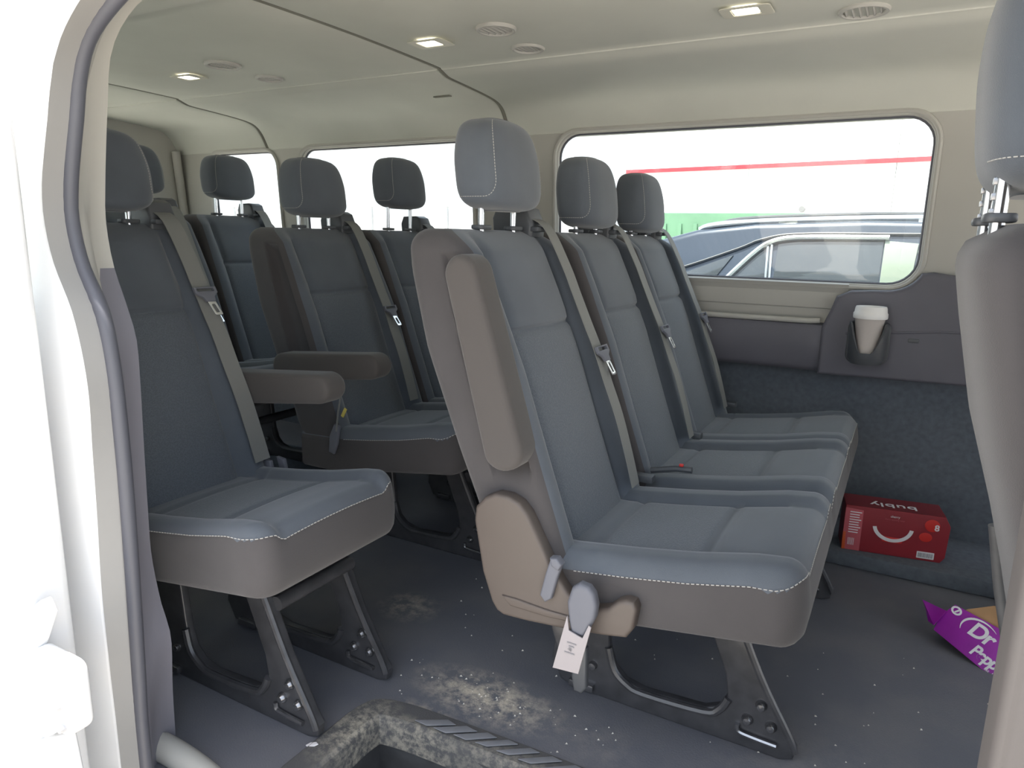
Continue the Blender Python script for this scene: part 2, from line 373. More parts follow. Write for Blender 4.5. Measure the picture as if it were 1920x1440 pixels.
# dark quarter moulding under and beside the front end of the window
qm = poly('quarter_moulding', [(-.235, .585), (XF, .615), (XF, .95), (.12, .928), (.066, .935)] + [(-.063+.104*math.cos(t), .965+.092*math.sin(t)) for t in [math.radians(-22-7*i) for i in range(10)]] + [(-.10, .872), (-.16, .868), (-.20, .848), (-.215, .80), (-.235, .745)], [], 2.535, 2.60, MT['dash'], wl, .012, res=3)
tube('moulding_crease', [(-.16, 2.536, .728), (-.10, 2.535, .735), (.1, 2.535, .755), (.4, 2.535, .765), (.9, 2.535, .77)], .004, MT['dash'], wl)
box('moulding_button', (.035, 2.534, .722), (.03, .006, .012), MT['blackp'], wl, .002)
for nme, W, r in (('window_1', W1, .085), ('window_2', W2, .075), ('window_3', W3, .075), ('window_4', (.62, 1.40, .93, 1.38), .09)):
    wp = poly(nme, rrect(W[0]-.012, W[1]+.012, W[2]-.012, W[3]+.012, r), [], 0, .004, MT['glass'], None, .0005, fn=lambda a, b, c: (a, wy(b)+.034-c, b)); wp['kind'] = 'structure'
    lp = [(a, wy(b)+.020, b) for a, b in rrect(W[0]+.001, W[1]-.001, W[2]+.001, W[3]-.001, r)]
    tube('gasket', lp, .0055, MT['rubber'], wp, 6, True)
    lp = [(a, wy(b)-.004, b) for a, b in rrect(W[0]-.012, W[1]+.012, W[2]-.012, W[3]+.012, r+.01)]
    tube('window_surround', lp, .008, MT['trim'] if nme != 'window_4' else MT['dash'], wp, 8, True)
# outer skin of the far side below the windows
box('outer_skin', (-1, 2.735, .05), (5.0, .02, 1.5), MT['paint'], wl, 0)

# ------------------------------------------------------------------ rear wall and doors
def rearfn(a, b, c): return (XR-.012-c, a, b)
wr = poly('wall_rear', [(.72, -.02), (2.70, -.02), (2.62, 1.60), (.72, 1.60)], [rrect(.86, 1.62, .84, 1.36, .06), rrect(1.70, 2.28, .84, 1.36, .06)], 0, .024, MT['trim'], None, .004, fn=rearfn); wr['kind'] = 'structure'
for k, (a, b) in enumerate(((.86, 1.62), (1.70, 2.28))):
    wp = poly('window_%d' % (5+k), rrect(a-.01, b+.01, .83, 1.37, .06), [], 0, .004, MT['glass'], None, .0005, fn=lambda a_, b_, c: (XR-.02-c, a_, b_)); wp['kind'] = 'structure'
tube('rear_corner_trim', [(XR+.015, 2.555, .6), (XR+.015, 2.56, .9), (XR+.02, 2.535, 1.2), (XR+.03, 2.51, 1.42)], .022, MT['trim'], wr, 10)

# ------------------------------------------------------------------ ceiling: three headliner panels with dark joints
prof = [(2.62, 1.40), (2.555, 1.405), (2.548, 1.412), (2.535, 1.435), (2.515, 1.468), (2.485, 1.498), (2.44, 1.516), (2.36, 1.526), (2.22, 1.535), (2.13, 1.540), (2.10, 1.546), (2.07, 1.556), (2.03, 1.561), (1.66, 1.566)]
prof = prof + [(3.32-y, z) for y, z in prof[-2::-1]]
prof = [(p.x, p.y) for p in smoothpts([(a, b, 0) for a, b in prof], 3)]
ce = tag(bpy.data.objects.new('ceiling', None), kind='structure'); COL.objects.link(ce)
def headliner(x0, x1):
    inn = [(x, 1) for x in (x0, x0+.006)] + [(x0+(x1-x0)*i/12, 0) for i in range(0)] 
    xs = [(x0, .006), (x0+.003, .002), (x0+.008, 0)] + [(x0+.008+(x1-x0-.016)*i/10, 0) for i in range(1, 10)] + [(x1-.008, 0), (x1-.003, .002), (x1, .006)]
    v = []; f = []; n = len(prof)
    for x, dz in xs: v += [(x, y, z+dz) for y, z in prof]
    for x, dz in reversed(xs): v += [(x, y, z+dz+.03) for y, z in prof]
    k = 2*len(xs)
    for i in range(k):
        j = (i+1) % k
        for q in range(n-1): f.append((i*n+q, i*n+q+1, j*n+q+1, j*n+q))
    return pyd('headliner_panel', v, f, MT['head'], ce, True, 50)
headliner(XR-.05, -2.806); headliner(-2.794, -1.456); headliner(-1.444, XF)
for x in (-2.80, -1.45):
    tube('joint_strip', [(x, y, z+.007) for y, z in prof], .008, MT['seam'], ce, 6)
box('roof_skin', (-1, 1.66, 1.66), (5.0, 1.95, .02), MT['paint'], ce, 0)

def dome(x, y, z, label, rz=0):
    t = thing('dome_lamp', label, 'lamp', (x, y, z), 'dome lamps in the headliner')
    poly('bezel', rrect(-.060, .060, -.042, .042, .012), [rrect(-.034, .030, -.028, .026, .006)], 0, 0, MT['lamp'], t, .003, fn=lambda a, b, c: (a, b, -.004+c*.5))
    poly('housing', rrect(-.052, .052, -.035, .035, .010), [], 0, 0, MT['lamp'], t, .001, fn=lambda a, b, c: (a, b, .006+c))
    poly('lens', rrect(-.032, .028, -.026, .024, .005), [], 0, 0, MT['lens'], t, .0015, fn=lambda a, b, c: (a, b, -.001+c*2))
    t.rotation_euler = (0, 0, rz)
dome(-1.283, 1.79, 1.561, 'lit rectangular dome lamp between the louvred vent and the ceiling joint', 0.0)
dome(-2.36, 1.80, 1.561, 'lit rectangular dome lamp near the two closed round vents at the rear', 0.0)
dome(-.415, 1.87, 1.561, 'lit square dome lamp above the big window near the front', 0.0)
def vent(x, y, z, r, op, label, nm='ceiling_vent'):
    t = thing(nm, label, 'vent', (x, y, z))
    lathe('ring', [(r, .004), (r, -.002), (r*.94, -.006), (r*.84, -.006), (r*.78, -.001), (r*.78, .004)], MT['vent'], t, n=28)
    lathe('backing', [(0.0001, .003), (r*.8, .003)], MT['ventd'] if op else MT['vent'], t, n=24)
    k = 6
    for i in range(k):
        x0 = -r*.78+(i+.5)*2*r*.78/k; h = math.sqrt(max(1e-6, (r*.78)**2-x0*x0))
        box('louvre', (x0, 0, 0), (.0025 if op else .014, 2*h*.98, .010 if op else .003), MT['vent'], t, .0008, Matrix.Rotation(.6 if op else .12, 3, 'Y').to_euler())
vent(-1.048, 1.762, 1.563, .056, 1, 'round ceiling vent with open dark louvres beside the dome lamp')
vent(-1.06, 1.968, 1.562, .050, 0, 'round closed ceiling vent next to the open louvred one')
vent(-2.10, 1.735, 1.563, .060, 0, 'larger closed round vent of the rear ceiling pair')
vent(-2.11, 1.945, 1.562, .050, 0, 'smaller closed round vent of the rear ceiling pair')
vent(-.168, 1.995, 1.561, .058, 1, 'round ceiling vent with bluish open louvres toward the front')
sl_ = box('ceiling_slot', (-1.61, 2.32, 1.527), (.075, .016, .004), MT['seam'], ce, .0015)

# ------------------------------------------------------------------ near side of the van: skin, jamb, seal and trim round the open doorway
def resample(pts, n):
    P = [Vector((*p, 0)) for p in pts]; P.append(P[0]); L = [0]
    for a, b in zip(P, P[1:]): L.append(L[-1]+(b-a).length)
    out = []; j = 0
    for i in range(n):
        s = L[-1]*i/n
        while L[j+1] < s: j += 1
        t = (s-L[j])/max(1e-9, L[j+1]-L[j]); p = P[j].lerp(P[j+1], t); out.append((p.x, p.y))
    return out
front = [(0.3, 1.375), (.37, 1.35), (.408, 1.28), (.415, 1.18), (.415, .6), (.415, .2), (.415, -.30)]
E_ = [(-1.115, -.30), (-1.115, .12), (-1.117, .28), (-1.116, .43), (-1.106, .565), (-1.10, .67), (-1.094, .78), (-1.112, .885), (-1.150, .965), (-1.163, 1.03), (-1.158, 1.08), (-1.143, 1.125), (-1.125, 1.17), (-1.108, 1.215), (-1.075, 1.275), (-1.01, 1.325), (-.93, 1.36), (-.80, 1.375), (-.4, 1.38)] + front
S_ = [(-1.111, -.28), (-1.111, .12), (-1.105, .24), (-1.095, .42), (-1.089, .564), (-1.087, .67), (-1.090, .79), (-1.105, .885), (-1.148, .96), (-1.164, 1.03), (-1.158, 1.08), (-1.143, 1.13), (-1.125, 1.18), (-1.105, 1.24), (-1.07, 1.29), (-1.0, 1.33), (-.92, 1.357), (-.80, 1.368), (-.4, 1.372)] + [(a-.008, b-.006) for a, b in front[:-1]] + [(.407, -.28)]
T_ = [(-1.19, -.02), (-1.185, .12), (-1.176, .24), (-1.198, .31), (-1.214, .40), (-1.213, .48), (-1.207, .616), (-1.200, .75), (-1.200, .824), (-1.218, .88), (-1.248, .955), (-1.258, 1.03), (-1.250, 1.09), (-1.238, 1.15), (-1.222, 1.22), (-1.200, 1.30), (-1.15, 1.35), (-1.08, 1.378), (-.95, 1.392), (-.4, 1.398)] + [(a+.02, b+.012) for a, b in front[:-1]] + [(.435, -.02)]
def dense(L): return [(p.x, p.y) for p in smoothpts([(a, b, 0) for a, b in L], 5, True)]
# smooth only the rear and top run, keep the sharp bottom corners
def contour(L): return [(p.x, p.y) for p in smoothpts([(a, b, 0) for a, b in L], 10)]
E_, S_, T_ = contour(E_), contour(S_), contour(T_)
rw = [rrect(W2[0], W2[1], W2[2], W2[3], .07), rrect(W3[0], W3[1], W3[2], W3[3], .07)]
wn = poly('wall_right', [(XR-.05, -.32), (XF+.3, -.32), (XF+.3, 1.66), (XR-.05, 1.66)], [E_, *rw, rrect(.6, 1.4, .88, 1.36, .08)], .612, .632, MT['paint'], None, .006); wn['kind'] = 'structure'
N_ = 320
def ring(name, A, ya, B, yb, m, parent, mid=None):
    a, b = resample(A, N_), resample(B, N_); loops = [[(x, ya, z) for x, z in a]]
    if mid:
        for t, off in mid: loops.append([(x*(1-t)+x2*t+off, ya*(1-t)+yb*t, z*(1-t)+z2*t) for (x, z), (x2, z2) in zip(a, b)])
    loops.append([(x, yb, z) for x, z in b])
    v, f = loft(loops, cap=False); return pyd(name, v, f, m, parent, True, 60)
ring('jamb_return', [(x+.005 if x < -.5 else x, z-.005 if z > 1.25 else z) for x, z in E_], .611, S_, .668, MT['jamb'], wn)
tube('door_seal', [(x, .655, z) for x, z in resample(S_, 320)], .012, MT['rubber'], wn, 10, True)
def split_trim():
    a, b = resample(S_, 220), resample(T_, 220); n = 220
    for nm, m, test in (('pillar_trim_upper', MT['trim'], lambda z: z >= .945), ('pillar_trim_lower', MT['dash2'], lambda z: z < .945)):
        v = []; f = []
        for (x, z), (x2, z2) in zip(a, b):
            v += [(x, .662, z), (x*.35+x2*.65, .70, z*.35+z2*.65), (x2, .742, z2), (x2-.0, .768, z2)]
        for i in range(n):
            j = (i+1) % n
            if test((b[i][1]+b[j][1])/2) and b[i][0] < .25:
                for q in range(3): f.append((i*4+q, i*4+q+1, j*4+q+1, j*4+q))
        pyd(nm, v, f, m, wn, True, 60)
MT['dash2'] = mat('jamb_grey_trim', (.19, .185, .215), .6, bump=.05, bscale=900)
split_trim()
# inner trim panel of the near side
poly('inner_panel', [(XR, -.02), (-1.25, -.02), (-1.215, .3), (-1.235, .85), (-1.27, 1.0), (-1.25, 1.2), (-1.20, 1.34), (-1.1, 1.45), (XR, 1.45)], rw, .742, .765, MT['trim'], wn, .003)
for W in (W2, W3):
    poly('side_pane', rrect(W[0]-.01, W[1]+.01, W[2]-.01, W[3]+.01, .07), [], .636, .640, MT['glass'], wn, .0004)
# front pillar of the doorway
pb = poly('door_pillar', [(.108, -.10), (.42, -.10), (.42, .9), (.42, 1.42), (.17, 1.42), (.122, 1.30), (.110, 1.2), (.106, .9)], [], .645, .712, MT['bpill'], wn, .012, res=3)
box('sill_step', (.20, .60, -.30), (.9, .10, .06), MT['step'], wn, .01)
for x0, y0, y1 in ((.35, .66, .70),):
    pass

# open sliding door, slid back along the outside, with its hinge bracket
dr = thing('sliding_door', 'white sliding door slid open along the outside of the van', 'door', (-1.72, .52, 0))
poly('door_panel', [(p[0], p[1]) for p in rrect(-.60, .60, -.30, 1.38, .10)], [rrect(-.48, .48, .90, 1.30, .07)], -.05, .05, MT['paint'], dr, .015)
poly('door_glass', rrect(-.49, .49, .89, 1.31, .07), [], -.012, -.006, MT['glass'], dr, .0005)
br = poly('hinge_bracket', rrect(.60, .715, .27, .385, .022), [], -.035, .005, MT['paint'], dr, .010, res=3)
for bx, bz in ((.690, .36), (.697, .325), (.70, .29), (.628, .30)):
    lathe('bracket_bolt', [(0.0001, -.043), (.006, -.043), (.0075, -.039), (.0075, -.03)], MT['fence'], br, (bx, 0, bz), 10, 'y')
tube('roller', [(.625, -.02, .275), (.625, -.02, .245)], .016, MT['paint'], br, 12)
poly('bracket_arm', [(.60, .36), (.655, .45), (.64, .47), (.60, .44)], [], -.02, .0, MT['paint'], br, .004)
poly('strut', [(.60, .22), (.665, .25), (.70, .0), (.70, -.1), (.60, -.1)], [], -.03, .0, MT['paint'], br, .006)
# ------------------------------------------------------------------ seats (row-one coordinates, shifted by each seat's root)
FRONT = [(.40, -.515), (.44, -.530), (.60, -.588), (.77, -.648), (.90, -.705), (1.0, -.752), (1.04, -.775)]
REAR = [(.40, -.665), (.44, -.688), (.50, -.708), (.60, -.752), (.80, -.832), (.95, -.875), (1.04, -.885)]
ZT = 1.032
def back_mesh(name, yc, hw, parent, near_rec=False, far_rec=False):
    """one backrest: bolsters, a seamed insert, a recessed side where an armrest folds in"""
    zs = sorted(set([round(.40+.02*i, 4) for i in range(30)] + [.83+.004*k for k in range(-4, 5)] + [.985+.0055*k for k in range(9)] + [ZT-.001]))
    zs = [z for z in zs if z <= ZT]
    R = .045; loops = []; FR = 45; tags = []
    for z in zs:
        d = ZT-z; ins = R-math.sqrt(max(0, R*R-(R-d)**2)) if d < R else 0
        h = hw-ins*1.0-.012*sstep(.75, 1.03, z); xf = interp(FRONT, z)-ins*.75; xr = interp(REAR, z)+ins*.6
        r = .032; lp = []; ysd = h-r
        def fdet(y):
            u = abs(y)/hw
            dd = .026*sstep(.60, .82, u) + .010*(1-min(1, (u/.62))**2)
            dd -= .0075*math.exp(-((u-.62)/.035)**2)
            if u < .66: dd -= .008*math.exp(-((z-.83)/.007)**2)*(1-sstep(.58, .66, u)) - (.006 if z > .83 else 0)*sstep(.83, .86, z)*(1-sstep(.5, .62, u))
            return dd*(1 if d > R else d/R)
        for i in range(FR):
            y = -ysd+2*ysd*i/(FR-1); lp.append((xf+fdet(y), y))
        xb = xf+fdet(ysd)
        def corner(cx, cy, a0, a1, rr, n=5):
            for i in range(1, n):
                a = math.radians(a0+(a1-a0)*i/n); lp.append((cx+rr*math.cos(a), cy+rr*math.sin(a)))
        corner(xb-r, h-r, 0, 90, r)
        def side(x, sg):
            ax = -.735+(-.613+.735)*(.985-z)/.40       # armrest axis on the side panel
            if not (near_rec if sg < 0 else far_rec): return 0
            k = (x-ax)/.058; e = max(0, (z-.965)/.02, (.60-z)/.035)
            return .030*max(0, 1-max(abs(k)**10, e))
        n = 27
        for i in range(n):
            x = xb-r-(xb-r-(xr+.03))*i/(n-1); lp.append((x, h-side(x, 1)))
        corner(xr+.03, h-.03, 90, 180, .03)
        for i in range(9): lp.append((xr, (h-.03)*(1-2*i/8)))
        corner(xr+.03, -(h-.03), 180, 270, .03)
        for i in range(n):
            x = xr+.03+(xb-r-(xr+.03))*i/(n-1); lp.append((x, -h+side(x, -1)))
        corner(xb-r, -(h-r), 270, 360, r)
        loops.append([(x+.4, y+yc, z) for x, y in lp])
    vs, fs = loft(loops)
    o = pyd(name, vs, fs, [MT['fabric'], MT['insert'], MT['side']], parent, True, 65)
    n_ = len(loops[0]); NZ = len(loops)
    for q, p in enumerate(o.data.polygons):
        c = p.center; iz, jj = q//n_, q % n_
        if iz < NZ-1 and FR+1 <= jj <= n_-3: p.material_index = 2
        elif iz < NZ-1 and jj < FR-1 and abs(c.y-yc) < hw*.62 and .43 < c.z < .828: p.material_index = 1
    # piping stitched across the top and down the near front edge
    fx = lambda z: interp(FRONT, z)+.4
    dashes('stitching', smoothpts([(fx(.98)+.012, yc-hw+.035, .978), (fx(1.0)-.004, yc-hw+.05, 1.005), (fx(1.02)-.018, yc-hw+.08, 1.0235), (fx(1.02)-.021, yc, 1.0245), (fx(1.02)-.018, yc+hw-.08, 1.0235), (fx(1.0)-.004, yc+hw-.05, 1.005)], 6), MT['stitch'], o, .0007, .005, .003)
    return o

def head_mesh(yc, zb, parent, x0=-.782, hh=.186, w=.235, t=.112, flip=1):
    """headrest cushion with seamed side panels, on two posts in sleeves"""
    loops = []; NL = 40; n = 64
    for i in range(NL):
        v = -math.cos(pi*i/(NL-1)); s = (1-abs(v)**5.5)**(1/3.2) if abs(v) < .9999 else 0
        s = max(s, .42)
        zz = zb+hh*(v+1)/2
        wy_ = w/2*s*(1-.13*sstep(-.1, 1, v)); tx = t/2*s*(1-.14*sstep(0, 1, v)); xo = x0-.022*(v+1)/2
        lp = []
        for k in range(n):
            a = 2*pi*k/n; c, s_ = math.cos(a), math.sin(a); e = 2/3.7
            x = math.copysign(abs(c)**e, c)*tx; y = math.copysign(abs(s_)**e, s_)*wy_
            if x > 0: x += .008*max(0, 1-(y/max(wy_, .01))**2)
            lp.append((xo+x+.4, yc+y, zz))
        loops.append(lp)
    vs, fs = loft(loops); h = pyd('headrest', vs, fs, MT['fabric'], parent, True, 65)
    def out(p, c):
        q = Vector(p); d = q-Vector(c); d.z = 0; return q+d.normalized()*.0007
    for sg in (-1, 1):
        k = int(round(((sg*43) % 360)/360*n)) % n; path = []
        def pt(fi, fk):
            i0 = int(fi); ti = fi-i0; k0 = int(math.floor(fk)); tk = fk-k0
            g = lambda a, b: Vector(loops[min(a, NL-1)][b % n])
            p = (g(i0, k0)*(1-tk)+g(i0, k0+1)*tk)*(1-ti)+(g(i0+1, k0)*(1-tk)+g(i0+1, k0+1)*tk)*ti
            return out(p, (x0+.4-.01, yc, p.z))
        for i in range(NL-6, 15, -1): path.append(pt(i, k))
        for j in range(1, 13):
            th = pi/2*j/12; path.append(pt(9.5+6*(1-math.sin(th)), k+sg*6.0*(1-math.cos(th))))
        for j in range(1, 15): path.append(pt(9.5, k+sg*(6.0+j)))
        dashes('stitching', path, MT['stitch'], h, .0008, .004, .002)
    return h

def posts(yc, zb, zt, parent, x0=-.792, r=.0065, sp=.068, sleeve=True, notched=False):
    for sg in (-1, 1):
        p = tube('headrest_post', [(x0+.4, yc+sg*sp, zt-.06), (x0+.4, yc+sg*sp, zb+.05)], r, MT['chrome'], parent, 12)
        if notched:
            for k in range(4): box('notch', (x0+.4-r*.8, yc+sg*sp, zt+.010+.0155*k), (r*.9, r*1.3, .007), MT['bolt'], p, .001)
        if sleeve:
            poly('post_sleeve', [(x0+.4+a, b) for a, b in rrect(-.014, .016, yc+sg*sp-.024, yc+sg*sp+.024, .010)], [], 0, 0, MT['blackp'], parent, .002, fn=lambda a, b, c: (a, b, zt+.004+c*2.2))

CU_B = [(-.66, .418), (-.50, .424), (-.38, .440), (-.27, .458), (-.17, .480), (-.11, .487), (-.05, .487)]
def cushion(parent, ys, hw, xfront=-.085, rc=.055, zoff=0, trim=0):
    """bench cushion with one padded place per seat; returns the mesh and its edge path"""
    y0, y1 = ys[0]-hw, ys[-1]+hw-trim; st = []; y = y0
    d = [0, .002, .005, .010, .016, .024, .034, .045, .056]
    st = [y0+k for k in d]; k = y0+.066
    while k < y1-.060: st.append(k); k += .0095
    st += [y1-k for k in reversed(d)]
    edge = []; loops = []
    for y in st:
        de = min(y-y0, y1-y); R = rc
        ins = R-math.sqrt(max(0, R*R-(R-de)**2)) if de < R else 0
        r3 = .028; zi = r3-math.sqrt(max(0, r3*r3-(r3-de)**2)) if de < r3 else 0
        xf = xfront-ins; xr = -.655; yc = min(ys, key=lambda q: abs(q-y)); u = abs(y-yc)
        def top(x):
            z = interp(CU_B, x)
            z += .017*sstep(.135, .165, u)*(1-sstep(.195, .232, u)) - .016*sstep(.205, .232, u)*(1 if de > .1 else 0)
            z -= .008*math.exp(-((u-.145)/.007)**2)*(1 if x < -.16 else .3)
            if u < .15: z -= .009*math.exp(-((x+.262)/.008)**2)*(1-sstep(.12, .15, u)); z += .006*(1-(u/.15)**2)
            if u < .16: z -= .006*math.exp(-((x+.47)/.009)**2)
            return z-zi
        lp = []; nT = 64
        zf = top(xf-.04); r = .036
        for i in range(nT):
            x = xr+(xf-r-xr)*i/(nT-1); lp.append((x, top(x)))
        zt = lp[-1][1]
        for i in range(1, 8):
            a = math.radians(90-90*i/7*.93); lp.append((xf-r+r*math.cos(a), zt-r+r*math.sin(a)))
        zb = .360+zi*.6
        for i in range(1, 7): lp.append((xf+.006*math.sin(pi*i/7), zt-r-(zt-r-zb-.02)*i/6))
        for i in range(1, 5):
            a = math.radians(-90*i/4); lp.append((xf-.02+.02*math.cos(a), zb+.02+.02*math.sin(a)))
        for i in range(1, 12):
            t = i/11; lp.append((xf-.02-(xf-.02-xr)*t, zb-(.065 if t > .0 else 0)*min(1, t*1.2)))
        loops.append([(x+.4, y, z+zoff) for x, z in lp]); edge.append(zi)
    n = len(loops[0]); NS = len(st); jb = [0]*NS
    for i in range(NS):
        lp = loops[i]; ref = lp[63][2]+edge[i]-.020; jb[i] = 62 if edge[i] > .019 else 68
        for j in range(60, 76):
            if lp[j+1][2] <= ref <= lp[j][2]:
                t = (lp[j][2]-ref)/max(1e-6, lp[j][2]-lp[j+1][2]); p = Vector(lp[j]).lerp(Vector(lp[j+1]), t)
                k = j if t < .5 else j+1; lp[k] = tuple(p); jb[i] = k; break
    vs, fs = loft(loops)
    o = pyd('seat_cushion', vs, fs, [MT['fabric'], MT['insert'], MT['side']], parent, True, 65)
    for q, p in enumerate(o.data.polygons):
        i, j = q//n, q % n; c = p.center
        if i >= NS-1 or i < 1 or i >= NS-2 or j >= max(jb[i], jb[i+1]): p.material_index = 2; continue
        yc = min(ys, key=lambda q_: abs(q_-c.y))
        if abs(c.y-yc) < .143 and -.46 < c.x-.4 < -.27: p.material_index = 1
    # stitched edge: along the near side, round the corner and along the front
    path = [Vector(loops[1][j])+Vector((0, -.0012, -.0005)) for j in range(22, 63)]
    for i in range(2, NS-6):
        k_ = max(0, 1-(st[i]-y0)/rc); path.append(Vector(loops[i][jb[i]])+Vector((.0010, -.0010*k_, .0004)))
    dashes('stitching', path, MT['stitch'], o, .0010, .0055, .003)
    return o

def armrest(parent, y, down=False, pivot=(-.655, .635)):
    pts = [(p[0], p[1]) for p in rrect(-.039, .039, -.205, .205, .038, 8)]
    # tapers toward the top
    pts = [(a*(1-.10*(b/.2)), b) for a, b in pts]
    if not down:
        an = math.atan2(.118, .40)
        fn = lambda a, b, c: (-.668+a*math.cos(an)-b*math.sin(an)+.4, y+c, .787+a*math.sin(an)+b*math.cos(an))
    else:
        an = math.radians(-84)
        fn = lambda a, b, c: (-.50+a*math.cos(an)-b*math.sin(an)+.4, y+c, .638+a*math.sin(an)+b*math.cos(an)-.0*b)
    o = poly('armrest', pts, [], -.036, .036, MT['arm'], parent, .014, fn=lambda a, b, c: fn(a, b, c), res=4)
    if not down:
        dashes('stitching', [fn(.036, -.13, .0), fn(.040, -.128, .012)], MT['stitch'], o)
    return o

COVER = [(-.687, .473), (-.684, .503), (-.664, .526), (-.640, .538), (-.612, .538), (-.588, .529), (-.570, .511), (-.552, .480), (-.523, .428), (-.50, .397), (-.482, .375), (-.455, .361), (-.425, .360), (-.403, .368), (-.385, .386), (-.370, .393), (-.355, .392), (-.349, .380), (-.354, .340), (-.366, .320), (-.41, .311), (-.49, .300), (-.57, .292), (-.618, .290), (-.633, .296), (-.645, .312), (-.667, .371)]
def recliner(parent, y, sg):
    o = poly('recliner_cover', [(a+.4, b) for a, b in COVER], [], y-.018, y+.018, MT['cover'], parent, .008, res=3)
    poly('cover_relief', [(a+.4, b) for a, b in [(-.62, .335), (-.60, .318), (-.52, .318), (-.44, .325), (-.44, .333), (-.52, .332), (-.59, .336)]], [], y+sg*.016, y+sg*.022, MT['cover'], o, .003)
    return o

def pedestal(parent, y, shift=0):
    """stamped steel side frame: front strut, lower rail, rear strut, bolts and foot clip"""
    s = shift
    outer = [(-.60, .30), (-.615, .14), (-.625, .06), (-.60, .012), (-.555, .0), (-.36, .0), (-.115, .0), (-.090, .010), (-.085, .035), (-.100, .055), (-.165, .17), (-.235, .33), (-.40, .34)]
    inner = [(p[0], p[1]) for p in [(-.50, .27), (-.485, .13), (-.470, .085), (-.445, .062), (-.40, .052), (-.27, .060), (-.24, .075), (-.225, .105), (-.232, .15), (-.285, .28)]]
    f = poly('leg', [(a+.4+s, b) for a, b in outer], [[(a+.4+s, b) for a, b in inner]], y-.011, y+.011, MT['black'], parent, .005, res=3)
    tube('flange', smoothpts([(-.235+.4+s, y-.015, .325), (-.165+.4+s, y-.015, .172), (-.102+.4+s, y-.015, .062), (-.088+.4+s, y-.015, .030)], 4), .0075, MT['black'], f, 8)
    tube('flange', smoothpts([(-.486+.4+s, y-.012, .13), (-.470+.4+s, y-.014, .082), (-.44+.4+s, y-.014, .056), (-.40+.4+s, y-.014, .046), (-.27+.4+s, y-.014, .053), (-.238+.4+s, y-.013, .07), (-.222+.4+s, y-.012, .10)], 4), .0085, MT['black'], f, 8)
    for bx, bz in ((-.158, .108), (-.182, .068), (-.136, .068)):
        lathe('bolt', [(.0001, -.024), (.007, -.023), (.010, -.018), (.012, -.013), (.012, -.008)], MT['bolt'], f, (bx+.4+s, y, bz), 14, 'y')
    tube('foot_clip', smoothpts([(-.200+.4+s, y-.016, .052), (-.196+.4+s, y-.017, .038), (-.17+.4+s, y-.017, .034), (-.122+.4+s, y-.017, .032)], 4), .0055, MT['bolt'], f, 8)
    box('rear_clip', (-.545+.4+s, y-.014, .018), (.06, .018, .018), MT['bolt'], f, .004)
    lathe('bolt', [(.0001, -.022), (.008, -.021), (.010, -.014), (.010, -.008)], MT['bolt'], f, (-.52+.4+s, y, .075), 14, 'y')
    return f

def belt_set(parent, y, zsh=1.03, tz=.764, zend=.46, lean=.0):
    """retractor head on the shoulder, webbing, latch tongue"""
    rb = poly('belt_retractor', [(a+.4, b) for a, b in [(-.865, .985), (-.80, 1.0), (-.768, 1.018), (-.765, 1.045), (-.782, 1.082), (-.80, 1.090), (-.86, 1.088), (-.872, 1.06)]], [], y-.042, y+.030, MT['blackp'], parent, .008)
    poly('retractor_mouth', [(p[0], p[1]) for p in rrect(y-.035, y+.022, 1.046, 1.076, .005)], [], 0, 0, MT['tongue'] if False else MT['vent'], rb, .002, fn=lambda a, b, c: (-.7715-(b-1.046)*.42+.4+c, a, b))
    box('belt_guide', (-.760+.4, y-.010, 1.036), (.022, .062, .012), MT['blackp'], rb, .004)
    prof_ = [(-.790, 1.064), (-.742, 1.040), (-.692, .955), (-.665, .897), (-.634, .83), (-.604, .767), (-.578, .70), (-.545, .62), (-.516, .53), (-.496, zend)]
    P = smoothpts([(x+.4, y-.006+lean*(1.03-z), z) for x, z in prof_], 4)
    pr = [(-.023, -.0008), (.023, -.0008), (.023, .0008), (-.023, .0008)]
    tube('belt_webbing', P, 0, MT['belt'], parent, prof=pr, hint=(0, 1, 0))
    # tongue hangs across the webbing
    c = Vector((interp([(z, x) for x, z in reversed(prof_)], tz)+.004+.4, y-.006+lean*(1.03-tz), tz)); tg = Vector((.43, 0, -.90)); nn = Vector((.90, 0, .43))
    def fn(a, b, cc): return c + Vector((0, 1, 0))*a + tg*b + nn*(cc+.006) + Vector((0, .25, 0))*max(0, b)
    t = poly('belt_tongue', [(-.031, -.012), (.031, -.012), (.031, .004), (.016, .014), (.012, .026), (-.012, .026), (-.016, .014), (-.031, .004)], [rrect(-.024, .024, -.008, -.001, .002)], -.004, .004, MT['greybuckle'], parent, .0015, fn=fn)
    poly('latch_plate', rrect(-.010, .012, .022, .062, .004, 4), [rrect(-.004, .006, .033, .055, .003, 4)], -.0012, .0012, MT['tongue'], t, .0004, fn=fn)
    return rb

